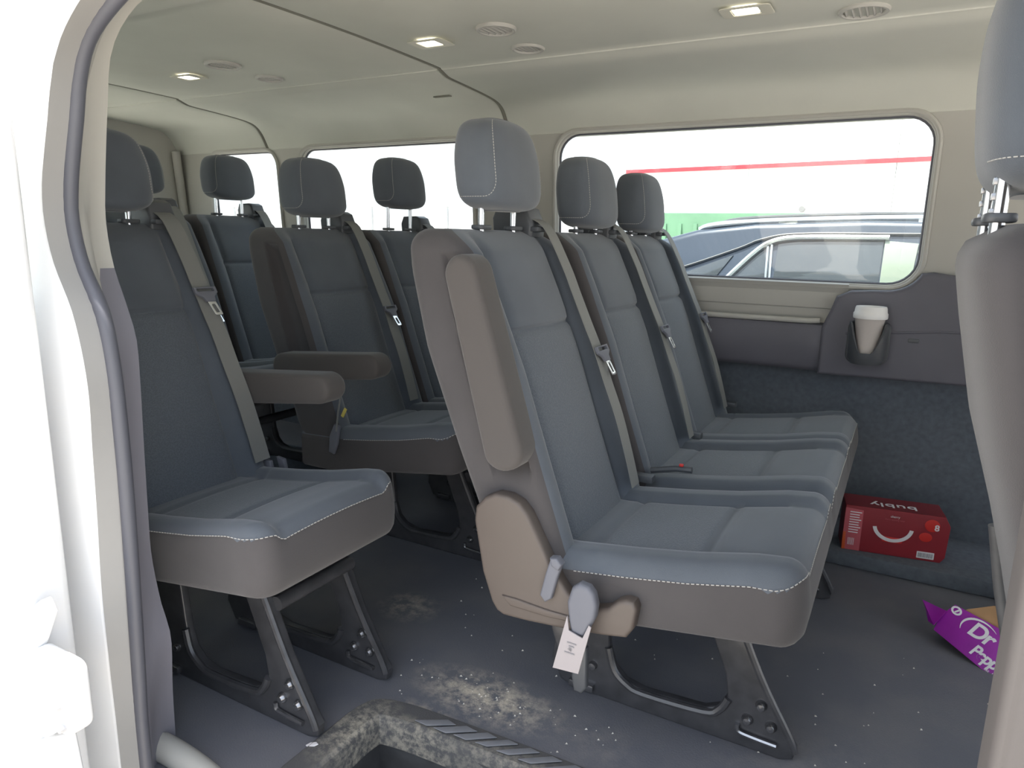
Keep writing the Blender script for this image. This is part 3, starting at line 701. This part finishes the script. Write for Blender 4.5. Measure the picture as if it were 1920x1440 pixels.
def seat_bench(name, label, cat, loc, ys, hw, raises, near_arm=None, far_arm=None, legs=(), covers=(), group=None, belts=None, belt_kw=None, trim=0):
    yc0 = sum(ys)/len(ys)
    root = thing(name, label, cat, (loc[0]-.4, loc[1]+yc0, loc[2]), group)
    yl = [y-yc0 for y in ys]
    for i, y in enumerate(yl):
        b = back_mesh('backrest', y, hw-.003, root, near_rec=(near_arm is not None and i == 0), far_rec=(far_arm is not None and i == len(yl)-1))
        h = head_mesh(y, raises[i], root)
        posts(y, raises[i], ZT, root)
        if belts is None or i in belts: belt_set(root, y+.150, **(belt_kw or {}))
    c = cushion(root, yl, hw, trim=trim)
    if near_arm: armrest(root, yl[0]-hw-(.026 if near_arm == 'down' else .004), near_arm == 'down')
    if far_arm: armrest(root, yl[-1]+hw+(.026 if far_arm == 'down' else .004), far_arm == 'down')
    for sg in covers: recliner(root, (yl[0]-hw-.008) if sg < 0 else (yl[-1]+hw+.008), sg)
    for y in legs: pedestal(root, y-yc0)
    # cross tubes joining the side frames
    tube('cross_tube', [(-.20+.4, legs[0]-yc0, .27), (-.20+.4, legs[-1]-yc0, .27)], .016, MT['black'], root, 10)
    tube('cross_tube', [(-.56+.4, legs[0]-yc0, .25), (-.56+.4, legs[-1]-yc0, .25)], .016, MT['black'], root, 10)
    return root, yc0

# row one: three-place bench against the far wall
b1, y1c = seat_bench('bench_seat', 'three-place dark grey bench with its side armrest folded up and brown recliner cover', 'bench seat', (0, 0, 0),
                     [1.350, 1.830, 2.262], .228, [1.070, 1.043, 1.038], near_arm='up', legs=(1.355, 2.10), covers=(-1,), trim=.055)
# buckles hanging at the near end of the bench
ny = 1.122-y1c
def fy(a, b, c): return (a+.4, ny-.032+c, b)
k1 = poly('buckle_strap', [(-.512, .446), (-.500, .448), (-.488, .438), (-.497, .412), (-.509, .362), (-.522, .352), (-.533, .364), (-.522, .412)], [], 0, .014, MT['greybuckle'], b1, .004, fn=fy)
poly('strap_fold', [(-.512, .446), (-.498, .449), (-.487, .438), (-.494, .425), (-.508, .431)], [], 0, .020, MT['greybuckle'], k1, .004, fn=lambda a, b, c: (a+.4, ny-.036+c, b))
k2 = poly('belt_anchor', [(-.462, .405), (-.448, .417), (-.430, .415), (-.419, .404), (-.413, .382), (-.415, .358), (-.427, .330), (-.434, .316), (-.460, .314), (-.466, .342), (-.470, .375)], [], 0, .024, MT['greybuckle'], b1, .008, fn=lambda a, b, c: (a+.4, ny-.044+c, b), res=3)
k3 = poly('anchor_tag', [(-.4665, .352), (-.461, .325), (-.434, .318), (-.424, .345), (-.419, .342), (-.436, .250), (-.487, .246)], [], 0, .003, MT['tag'], k2, .0008, fn=lambda a, b, c: (a+.4, ny-.058+c-(.34-b)*.10, b))
for q, (z_, x0_, x1_) in enumerate(((.303, -.462, -.444), (.297, -.458, -.448), (.284, -.466, -.446))):
    box('tag_print', ((x0_+x1_)/2+.4, ny-.0606-(.34-z_)*.10, z_), (x1_-x0_, .0006, .0022), MT['ink'], k3, 0)
for an in (0, 60, 120):
    box('tag_print', (-.4555+.4, ny-.0606-(.34-.291)*.10, .291), (.008, .0006, .0010), MT['ink'], k3, 0, Matrix.Rotation(math.radians(an), 3, 'Y').to_euler())
poly('anchor_stalk', [(-.482, .255), (-.455, .250), (-.452, .165), (-.462, .15), (-.478, .152), (-.484, .18)], [], 0, .016, MT['blackp'], b1, .005, fn=lambda a, b, c: (a+.4, ny+.02+c, b))
poly('release_lever', [(-.535, .285), (-.500, .282), (-.515, .245), (-.508, .19), (-.520, .185), (-.535, .225), (-.548, .26)], [], 0, .014, MT['black'], b1, .004, fn=lambda a, b, c: (a+.4, ny+.05+c, b))
tube('buckle_stub', [(-.50+.4, 1.62-y1c, .46), (-.44+.4, 1.62-y1c, .475), (-.40+.4, 1.62-y1c, .478)], .008, MT['blackp'], b1)
box('red_button', (-.425+.4, 1.615-y1c, .488), (.010, .010, .006), MT['redb'], b1, .002)
for dy in (1.58, 2.03, 2.50):
    box('buckle', (-.505+.4, dy-y1c, .452), (.05, .028, .018), MT['blackp'], b1, .004)

# row two: single seat by the doorway
a1, ayc = seat_bench('single_seat', 'single dark grey seat beside the doorway with armrest folded down toward the aisle', 'seat', (-.855, 0, 0),
                     [.993], .204, [1.056], far_arm='down', legs=(.925, 1.145), covers=(), belt_kw={'tz': .868, 'lean': .05})
# row two: double seat across the aisle
d1, dyc = seat_bench('double_seat', 'two-place dark grey bench across the aisle with one raised headrest', 'bench seat', (-.945, 0, 0),
                     [1.762, 2.214], .226, [1.066, 1.112], near_arm='down', legs=(1.79, 2.17), covers=())
poly('buckle_strap', [(-.50+.4, .46), (-.48+.4, .455), (-.49+.4, .40), (-.505+.4, .365), (-.525+.4, .37), (-.52+.4, .42)], [], 1.515-dyc, 1.528-dyc, MT['greybuckle'], d1, .004)
tube('pull_cord', [(-.465+.4, 1.52-dyc, .58), (-.480+.4, 1.515-dyc, .50), (-.49+.4, 1.515-dyc, .44)], .003, MT['belt'], d1)
box('yellow_tab', (-.448+.4, 1.505-dyc, .505), (.010, .004, .03), mat('yellow_tab', (.6, .5, .12), .6), d1, .001, Matrix.Rotation(.5, 3, 'Y').to_euler())
for yb, kx in ((1.185, -.50), (1.215, -.485)):
    poly('buckle_tab', [(kx-.02+.4, .455), (kx+.005+.4, .452), (kx+.012+.4, .425), (kx-.01+.4, .420)], [], yb-ayc, yb-ayc+.012, MT['greybuckle'], a1, .003)
# row three: rear bench, standing a little higher
rb_, ryc = seat_bench('rear_bench', 'dark grey rear bench with all its headrests raised, in front of the back doors', 'bench seat', (-1.86, 0, .052),
                      [1.29, 1.735, 2.18], .222, [1.095, 1.098, 1.098], legs=(1.5, 2.1), covers=(-1,), belt_kw={'tz': .66})
box('seat_riser', (-2.30, 1.80, .026), (.66, .9, .052), MT['carpet'], fl, .006)

# front passenger seat, seen from behind
fs_ = thing('front_seat', 'tall front passenger seat seen from behind with headrest raised on notched chrome posts', 'seat', (.30, .975, 0))
FR_B = [(.30, .215), (.45, .190), (.60, .152), (.685, .128), (.81, .088), (.934, .060), (1.0, .047), (1.036, .046)]
loops = []
for i in range(46):
    z = .34+(1.040-.34)*i/45; d = 1.040-z; R = .05; ins = R-math.sqrt(max(0, R*R-(R-d)**2)) if d < R else 0
    xr = interp(FR_B, z)+ins*.7; xf = xr+.135-.03*sstep(.8, 1.04, z)-ins*1.4; h = .245-.05*sstep(.72, 1.04, z)-ins
    lp = []
    for k in range(48):
        a = 2*pi*k/48; c, s_ = math.cos(a), math.sin(a); e = 2/4.2
        x = (xr+xf)/2+math.copysign(abs(c)**e, c)*(xf-xr)/2; y = math.copysign(abs(s_)**e, s_)*h
        if c > 0: x += .03*sstep(.6, .85, abs(y)/max(h, .01))
        lp.append((x-.30, y, z))
    loops.append(lp)
v_, f_ = loft(loops); pyd('backrest', v_, f_, MT['side'], fs_, True, 65)
head_mesh(0, 1.072, fs_, x0=.112-.30-.4+.0, hh=.225, w=.262, t=.115, flip=1)
posts(0, 1.095, 1.043, fs_, x0=.073-.30-.4, r=.0072, sp=.075, notched=True)
v_ = []
loops = []
for i, y in enumerate([-.25, -.245, -.225, -.18, -.10, 0, .10, .18, .225, .245, .25]):
    ins = [.03, .012, .003, 0, 0, 0, 0, 0, .003, .012, .03][i]
    loops.append([(x-.30, y, z) for x, z in [(.20, .33+ins), (.20, .46-ins), (.30, .455-ins), (.5, .47-ins), (.66, .495-ins), (.70-ins, .48-ins), (.715-ins, .44), (.70-ins, .38), (.66, .345+ins)]])
v_, f_ = loft(loops); pyd('seat_cushion', v_, f_, MT['fabric'], fs_, True, 60)
poly('seat_base', [(.16-.3, .0), (.66-.3, .0), (.62-.3, .335), (.22-.3, .335)], [], -.19, .19, MT['dash'], fs_, .02)
tube('belt_buckle', [(.215-.3, .27, .36), (.180-.3, .275, .50), (.160-.3, .275, .60)], .010, MT['step'], fs_, 10)

# driver's seat beyond it, a copy of the same seat set further forward
ds_ = fs_.copy(); COL.objects.link(ds_); ds_.location = (.70, 2.10, 0); ds_['label'] = "driver's seat at the front beside the far wall, beyond the passenger seat"
for ch in list(fs_.children):
    c_ = ch.copy(); COL.objects.link(c_); c_.parent = ds_
    for g in ch.children:
        d_ = g.copy(); COL.objects.link(d_); d_.parent = c_
# ------------------------------------------------------------------ things lying in the van
# paper cup with lid, standing in the wall cup holder
cupc = (-.092, 2.478, .690)
hd = thing('cup_holder', 'black moulded cup holder fixed to the dark side panel', 'holder', (cupc[0], 2.53, .655))
def holder_v(n=40):
    loops_o = []; vs = []; fs = []
    rO, rI = .053, .047
    for i in range(n+1):
        a = math.radians(-118+236*i/n)          # opening toward the room centre is cut as a V
        x, y = math.sin(a), -math.cos(a)
        cut = max(0, min(1, (66-abs(math.degrees(a)))/46))
        zt = .100-.092*cut
        for r, z in ((rO*.80, -.030), (rO, -.012), (rO*1.06, zt), (rI*1.06, zt), (rI, -.006), (rI*.75, -.020)):
            vs.append((x*r, -.052+y*r, .02+z))
    k = 6
    for i in range(n):
        for q in range(k): fs.append((i*k+q, (i+1)*k+q, (i+1)*k+(q+1) % k, i*k+(q+1) % k))
    fs += [tuple(range(k)), tuple(n*k+q for q in range(k))]
    return vs, fs
v_, f_ = holder_v(); pyd('pocket', v_, f_, MT['blackp'], hd, True, 50)
lathe('base_cup', [(.0001, -.012), (.036, -.012), (.043, .0), (.043, .008), (.0001, .010)], MT['blackp'], hd, (0, -.052, .005), 28)
poly('back_plate', rrect(-.062, .062, -.02, .125, .03), [], -.016, .008, MT['blackp'], hd, .006)
cu_ = thing('paper_cup', 'white takeaway paper cup with plastic lid standing in the wall cup holder', 'cup', (cupc[0], cupc[1], .671))
lathe('cup_body', [(.0001, .002), (.028, .0), (.029, .003), (.0445, .125), (.0465, .127), (.0465, .130), (.0001, .129)], MT['cup'], cu_, n=36)
lathe('lid', [(.0488, .118), (.0500, .122), (.0495, .134), (.0470, .137), (.0455, .150), (.0435, .155), (.0400, .154), (.0385, .148), (.0001, .147)], MT['lid'], cu_, n=36)

# red drinks box
bx = thing('drinks_box', 'red cardboard eight-pack drinks box with white smile, by the far wall', 'box', (.045, 2.465, .050))
bx.rotation_euler = (0, 0, math.radians(9))
BW, BD, BH = .292, .115, .150
body = poly('carton', [(-BW/2, 0), (BW/2-.012, 0), (BW/2, .018), (BW/2+.004, BH-.03), (BW/2-.012, BH), (-BW/2, BH)], [], -BD/2, BD/2, MT['red'], bx, .002)
tp = poly('top_flap', [(-BW/2+.002, -BD/2+.002), (BW/2-.014, -BD/2+.002), (BW/2-.014, BD/2-.002), (-BW/2+.002, BD/2-.002)], [], 0, 0, MT['redd'], bx, .0004, fn=lambda a, b, c: (a, b, BH+.0006+c*.5))
FRT = Matrix(((1, 0, 0, 0), (0, 0, -1, -BD/2-.0008), (0, 1, 0, 0), (0, 0, 0, 1)))          # text plane on the front face
def fr(x, z, rot=0): return Matrix.Translation((x, 0, z)) @ FRT @ Matrix.Rotation(rot, 4, 'Z')
def fpl(name, pts, holes, m, dy=0): return poly(name, pts, holes, -BD/2-.0014-dy, -BD/2-.0002-dy, m, bx, .0002)
fpl('left_panel', [(-BW/2, .001), (-BW/2+.052, .001), (-BW/2+.052, BH-.012), (-BW/2, BH-.008)], [], MT['pink'])
fpl('orange_edge', [(-BW/2, .001), (-BW/2+.010, .001), (-BW/2+.008, .06), (-BW/2, .06)], [], mat('carton_orange', (.55, .09, .02), .5), .0006)
for q in range(9):
    fpl('small_print', rrect(-BW/2+.014, -BW/2+.048-(.006 if q % 3 else 0), .128-.0085*q, .131-.0085*q, .0005, 1), [], MT['white'], .0008)
for q in range(5): fpl('small_print', rrect(-BW/2+.016+.004*q, -BW/2+.0175+.004*q, .018, .042, .0004, 1), [], MT['white'], .0008)
# smile
sm = [(.0+.058*math.cos(t)-.006, .098+.052*math.sin(t)) for t in [math.radians(188+166*i/20) for i in range(21)]]
sm2 = [(.0+.047*math.cos(t)-.006, .098+.041*math.sin(t)) for t in [math.radians(354-166*i/20) for i in range(21)]]
fpl('smile', sm+sm2, [], MT['white'], .0006)
fpl('bright_red_patch', rrect(-.035, .025, .045, .062, .008), [], MT['redb'], 0)  # brighter red patch on the front face
fpl('cherry_spot', [(.100+.021*math.cos(t), .118+.020*math.sin(t)) for t in [2*pi*i/18 for i in range(18)]], [], MT['redb'], 0)
fpl('cherry_spot', [(.086+.018*math.cos(t), .078+.015*math.sin(t)) for t in [2*pi*i/18 for i in range(18)]], [], MT['redb'], 0)
text_mesh('count_print', '8', .027, MT['white'], bx, fr(.113, .112) @ Matrix.Translation((0, 0, .0016)), bold=.0006)
text_mesh('flavour_print', 'cherry', .010, MT['white'], bx, fr(-.004, .131) @ Matrix.Translation((0, 0, .0014)))
text_mesh('flavour_print', 'cherry sparkling water', .0062, MT['pink'], bx, fr(-.004, .121) @ Matrix.Translation((0, 0, .0014)))
bc = fpl('barcode_patch', rrect(.068, .116, .008, .030, .001), [], MT['white'], .0006)
xx = .072
while xx < .111:
    wd = random.choice((.0008, .0014, .002)); box('barcode_bar', (xx+wd/2, -BD/2-.0022, .019), (wd, .0004, .014), MT['ink'], bx, 0); xx += wd+random.choice((.0008, .0014))
TOPM = Matrix.Translation((-.006, -.018, BH+.0022)) @ Matrix.Rotation(pi, 4, 'Z')
text_mesh('brand_print', 'bubly', .060, MT['white'], bx, TOPM @ Matrix.Diagonal((1, .8, 1, 1)), bold=.0004, space=1.05)

# torn purple soda carton leaning on the floor behind the front seat
ct = thing('soda_carton', 'torn purple soda carton showing brown cardboard inside, on the floor', 'carton', (.245, 1.97, 0))
# local frame: e1 runs along the printed panel (down to the right), e2 up the panel, leaning back
e1 = Vector((.80, -.52, -.30)).normalized(); nrm = Vector((-.35, -.80, .48)).normalized(); nrm = (nrm-e1*nrm.dot(e1)).normalized(); e2 = nrm.cross(e1)
org = Vector((-.045, .02, .055))
def cp(a, b, c): return org + e1*a + e2*b + nrm*c
panel = poly('printed_panel', [(-.028, -.030), (.20, -.030), (.20, .085), (.10, .080), (.035, .068), (-.030, .055), (-.038, .01)], [], 0, .004, MT['purple'], ct, .001, fn=cp)
def flapfn(a, b, c): return cp(a, b, c-.10*max(0, -a-.03)-.015*math.sin(a*60))
poly('torn_flap', [(-.030, -.020), (-.030, .030), (-.06, .022), (-.098, .012), (-.075, -.006), (-.05, -.022)], [], 0, .003, MT['purple'], ct, .0008, fn=flapfn)
poly('inner_board', [(-.015, .045), (.03, .060), (.20, .074), (.20, .150), (.085, .118), (.060, .128), (.030, .112), (-.005, .066)], [], 0, .003, MT['kraft'], ct, .0008, fn=lambda a, b, c: cp(a, b, c-.008-.10*(b-.05)))
poly('side_panel', [(-.03, 0), (.20, 0), (.20, .09), (-.03, .06)], [], 0, .003, MT['kraft'], ct, .0008, fn=lambda a, b, c: cp(a, -.030+.0*b, -b))
TX = Matrix((( e1.x, e2.x, nrm.x, 0), (e1.y, e2.y, nrm.y, 0), (e1.z, e2.z, nrm.z, 0), (0, 0, 0, 1)))
def tpos(a, b, rot=0): return Matrix.Translation(cp(a, b, .0028)) @ TX @ Matrix.Rotation(rot, 4, 'Z') @ Matrix.Shear('XZ', 4, (0, 0))
SH = Matrix(((1, .18, 0, 0), (0, 1, 0, 0), (0, 0, 1, 0), (0, 0, 0, 1)))
text_mesh('brand_print', 'Dr', .052, MT['white'], panel, tpos(.058, .037, .10) @ SH, bold=.0014, space=.9)
text_mesh('brand_print', 'Pepper', .040, MT['white'], panel, tpos(.108, -.002, .06) @ SH @ Matrix.Diagonal((.9, 1, 1, 1)), bold=.0012, space=.88)
text_mesh('brand_print', 'Est. 1885', .010, MT['white'], panel, tpos(.125, -.023, .0))
def swoosh(cx, cy, r, a0, a1, w0):
    o_, i_ = [], []
    for i in range(17):
        t = math.radians(a0+(a1-a0)*i/16); ww = w0*math.sin(pi*(i+.6)/17.2)
        o_.append((cx+(r+ww)*math.cos(t)*1.35, cy+(r+ww)*math.sin(t))); i_.append((cx+(r-ww*.2)*math.cos(t)*1.35, cy+(r-ww*.2)*math.sin(t)))
    return o_+i_[::-1]
poly('brand_swoosh', swoosh(.055, .030, .034, 205, 60, .004), [], 0, .001, MT['white'], panel, .0002, fn=lambda a, b, c: cp(a, b, c+.0030))
poly('round_mark', [(-.018+.013*math.cos(t), .045+.011*math.sin(t)) for t in [2*pi*i/16 for i in range(16)]], [[(-.018+.008*math.cos(t), .045+.0065*math.sin(t)) for t in [2*pi*i/16 for i in range(16)]]], 0, .001, MT['white'], panel, .0002, fn=lambda a, b, c: cp(a, b, c+.0030))
poly('round_mark', [(-.021, .040), (-.017, .039), (-.012, .049), (-.016, .051)], [], 0, .001, MT['white'], panel, .0002, fn=lambda a, b, c: cp(a, b, c+.0030))

# ------------------------------------------------------------------ outside, through the windows
cy_ = 3.62
car = thing('parked_suv', 'dark blue-grey parked SUV with chrome window trim and roof rails outside', 'car', (.2, 4.45, GZ)); car.scale = (1, 1, .984)
def lc(x, z): return (x-.2, z-GZ)
CO = 4.45
body_o = [(-2.05, -.30), (-2.10, .20), (-2.02, .62), (-1.60, .80), (-.4, .83), (1.35, .80), (1.7, .70), (2.55, .55), (2.75, .30), (2.75, -.25), (2.6, -.38)]
def arch(cx, r, n=9): return [(cx+r*math.cos(t), GZ+.36+r*math.sin(t)) for t in [math.radians(-10+200*i/n) for i in range(n+1)]]
body_o = body_o + arch(1.85, .37) + [(1.40, -.40), (-.95, -.40)] + arch(-1.35, .37) + [(-1.8, -.36)]
poly('body', [lc(*p) for p in body_o], [], cy_-CO, cy_+1.70-CO, MT['carp'], car, .05, res=3)
# upper structure: roof shell narrowing toward the top
gp = [(-1.98, .74), (-1.62, .86), (-1.25, 1.02), (-.98, 1.10), (-.70, 1.135), (-.2, 1.155), (.3, 1.15), (.7, 1.10), (1.15, .98), (1.60, .78)]
def ghfn(a, b, c):
    k = max(0, min(1, (b-(.80-GZ))/.36)); return (a, c*(1-.16*k), b)
cabin_hole = [lc(*p) for p in [(-.10, .85), (-.10, 1.06), (-.30, 1.062), (-.52, 1.055), (-.60, 1.02), (-.70, .94), (-.82, .85)]]
poly('cabin', [lc(*p) for p in gp], [], -.85, .85, MT['carp'], car, .03, fn=ghfn, res=2)
def sidefn(off):
    def f(a, b, c):
        k = max(0, min(1, (b-(.80-GZ))/.36)); return (a, -.85*(1-.16*k)-off+c, b)
    return f
g1 = poly('side_glass', [lc(*p) for p in [(-.575, .80), (-.12, .80), (-.12, 1.058), (-.30, 1.055), (-.50, 1.047), (-.575, 1.035)]], [], 0, .006, MT['carglass'], car, .001, fn=sidefn(.004))
g2 = poly('quarter_glass', [lc(*p) for p in [(-.60, .80), (-.85, .80), (-.70, .955), (-.645, 1.010), (-.60, 1.028)]], [], 0, .006, MT['carglass'], car, .001, fn=sidefn(.004))
g3 = poly('rear_glass', [lc(*p) for p in [(-.89, .80), (-1.20, .80), (-1.02, .875), (-.78, .975)]], [], 0, .006, MT['carglass'], car, .001, fn=sidefn(.003))
g4 = poly('front_glass', [lc(*p) for p in [(.01, .80), (.75, .80), (.60, .93), (.35, 1.03), (.06, 1.05)]], [], 0, .006, MT['carglass'], car, .001, fn=sidefn(.004))
def onside(pts, off): 
    f = sidefn(off); return [f(*lc(*p), 0) for p in pts]
tube('chrome_trim', smoothpts(onside([(-.86, .78), (-.76, .90), (-.68, .99), (-.62, 1.038), (-.54, 1.062), (-.40, 1.070), (-.10, 1.073)], .012), 5), .014, MT['cartrim'], car, 8)
tube('chrome_trim', smoothpts(onside([(.015, .80), (.035, .95), (.06, 1.058), (.35, 1.045), (.60, .95), (.78, .80)], .012), 4), .011, MT['cartrim'], car, 8)
for xq in (-.588, -.606): tube('window_post', onside([(xq, .78), (xq-.008, .92), (xq-.016, 1.03)], .010), .0055, MT['cartrim'], car, 6)
poly('centre_pillar', [lc(*p) for p in [(-.115, .78), (.0, .78), (.02, 1.05), (-.115, 1.06)]], [], 0, .008, mat('pillar_green_reflection', (.25, .30, .24), .15, spec=.8), car, .002, fn=sidefn(.008))  # pale green reflection put into the pillar's base colour
tube('body_line', smoothpts(onside([(-1.35, .80), (-1.03, .905), (-.76, 1.010), (-.66, 1.055), (-.5, 1.086), (-.1, 1.092), (.35, 1.085), (.7, 1.0)], .008), 5), .005, MT['blackp'], car, 6)
tube('roof_rail', smoothpts([(lc(-.98, 0)[0], -.70, 1.098-GZ), (lc(-.90, 0)[0], -.70, 1.125-GZ), (lc(-.6, 0)[0], -.69, 1.148-GZ), (lc(0, 0)[0], -.68, 1.165-GZ), (lc(.5, 0)[0], -.68, 1.150-GZ), (lc(.72, 0)[0], -.68, 1.105-GZ)], 4), .016, MT['cartrim'], car, 8)
tube('roof_rail', smoothpts([(lc(-.92, 0)[0], -.62, 1.12-GZ), (lc(-.80, 0)[0], -.60, 1.158-GZ), (lc(-.4, 0)[0], -.59, 1.180-GZ), (lc(0, 0)[0], -.59, 1.186-GZ), (lc(.5, 0)[0], -.6, 1.165-GZ)], 4), .011, MT['blackp'], car, 8)
for xq in (-.55, .05): box('rail_foot', (lc(xq, 0)[0], -.69, 1.14-GZ), (.09, .03, .03), MT['cartrim'], car, .008)
for xq in (-1.35, 1.85):
    for yy in (-.80, .80):
        wv = lathe('wheel', [(.0001, -.10), (.20, -.10), (.22, -.08), (.24, -.11), (.34, -.11), (.36, -.08), (.36, .08), (.34, .11), (.0001, .11)], MT['tyre'], car, (lc(xq, 0)[0], yy, .36), 28, 'y')
        lathe('hub', [(.0001, -.115), (.12, -.112), (.20, -.105)], MT['fence'], wv, (lc(xq, 0)[0], yy, .36), 20, 'y')

bl = thing('white_building', 'long white building with a thin red stripe across its wall', 'building', (-5.35, 14.6, GZ)); bl.rotation_euler = (0, 0, math.radians(-8.6))
for k in range(8):
    box('wall_panel', (1.25+2.5*k, .15, 2.6), (2.49, .3, 5.2), MT['bldg'], bl, .01)
box('stripe', (10, -.012, 3.07), (20.2, .04, .075), MT['stripe'], bl, 0)
box('roof_edge', (10, .1, 5.25), (20.3, .5, .12), MT['bldg'], bl, .02)
lathe('wall_mark', [(.0001, -.02), (.05, -.02), (.06, .0), (.05, .05)], MT['ink'], bl, (3.55, -.03, 2.29), 14, 'y')  # small dark mark on the wall, built as a round disc
gc = thing('green_container', 'low green metal container standing behind the parked SUV', 'container', (-2.55, 12.2, GZ))
box('shell', (0, 0, 1.06), (2.2, 1.6, 2.12), MT['green'], gc, .02)
for k in range(9): box('rib', (-1.0+.25*k, -.815, 1.0), (.06, .04, 1.9), MT['green'], gc, .005)
tube('pale_hose', smoothpts([(.40, -.86, 1.75), (.55, -.88, 1.95), (.75, -.88, 1.85), (.85, -.88, 1.5)], 5), .025, MT['white'], gc, 6)
for x0, x1, lab in ((-20.5, -13.2, 'pale steel fence beyond the rear side windows, left stretch'), (-13.0, -6.2, 'pale steel fence beyond the second side window, right stretch')):
    t = thing('yard_fence', lab, 'fence', ((x0+x1)/2, 14, GZ)); h = (x1-x0)/2
    box('rail', (0, 0, 2.36), (2*h, .05, .05), MT['fence'], t, .01); box('rail', (0, 0, .25), (2*h, .05, .05), MT['fence'], t, .01)
    n = int(2*h/1.1)
    for k in range(n+1): box('post', (-h+2*h*k/n, 0, 1.18), (.07, .07, 2.36), MT['fence'], t, .01)
    box('sheet', (0, .05, 1.2), (2*h, .02, 2.1), MT['bldg'], t, 0)
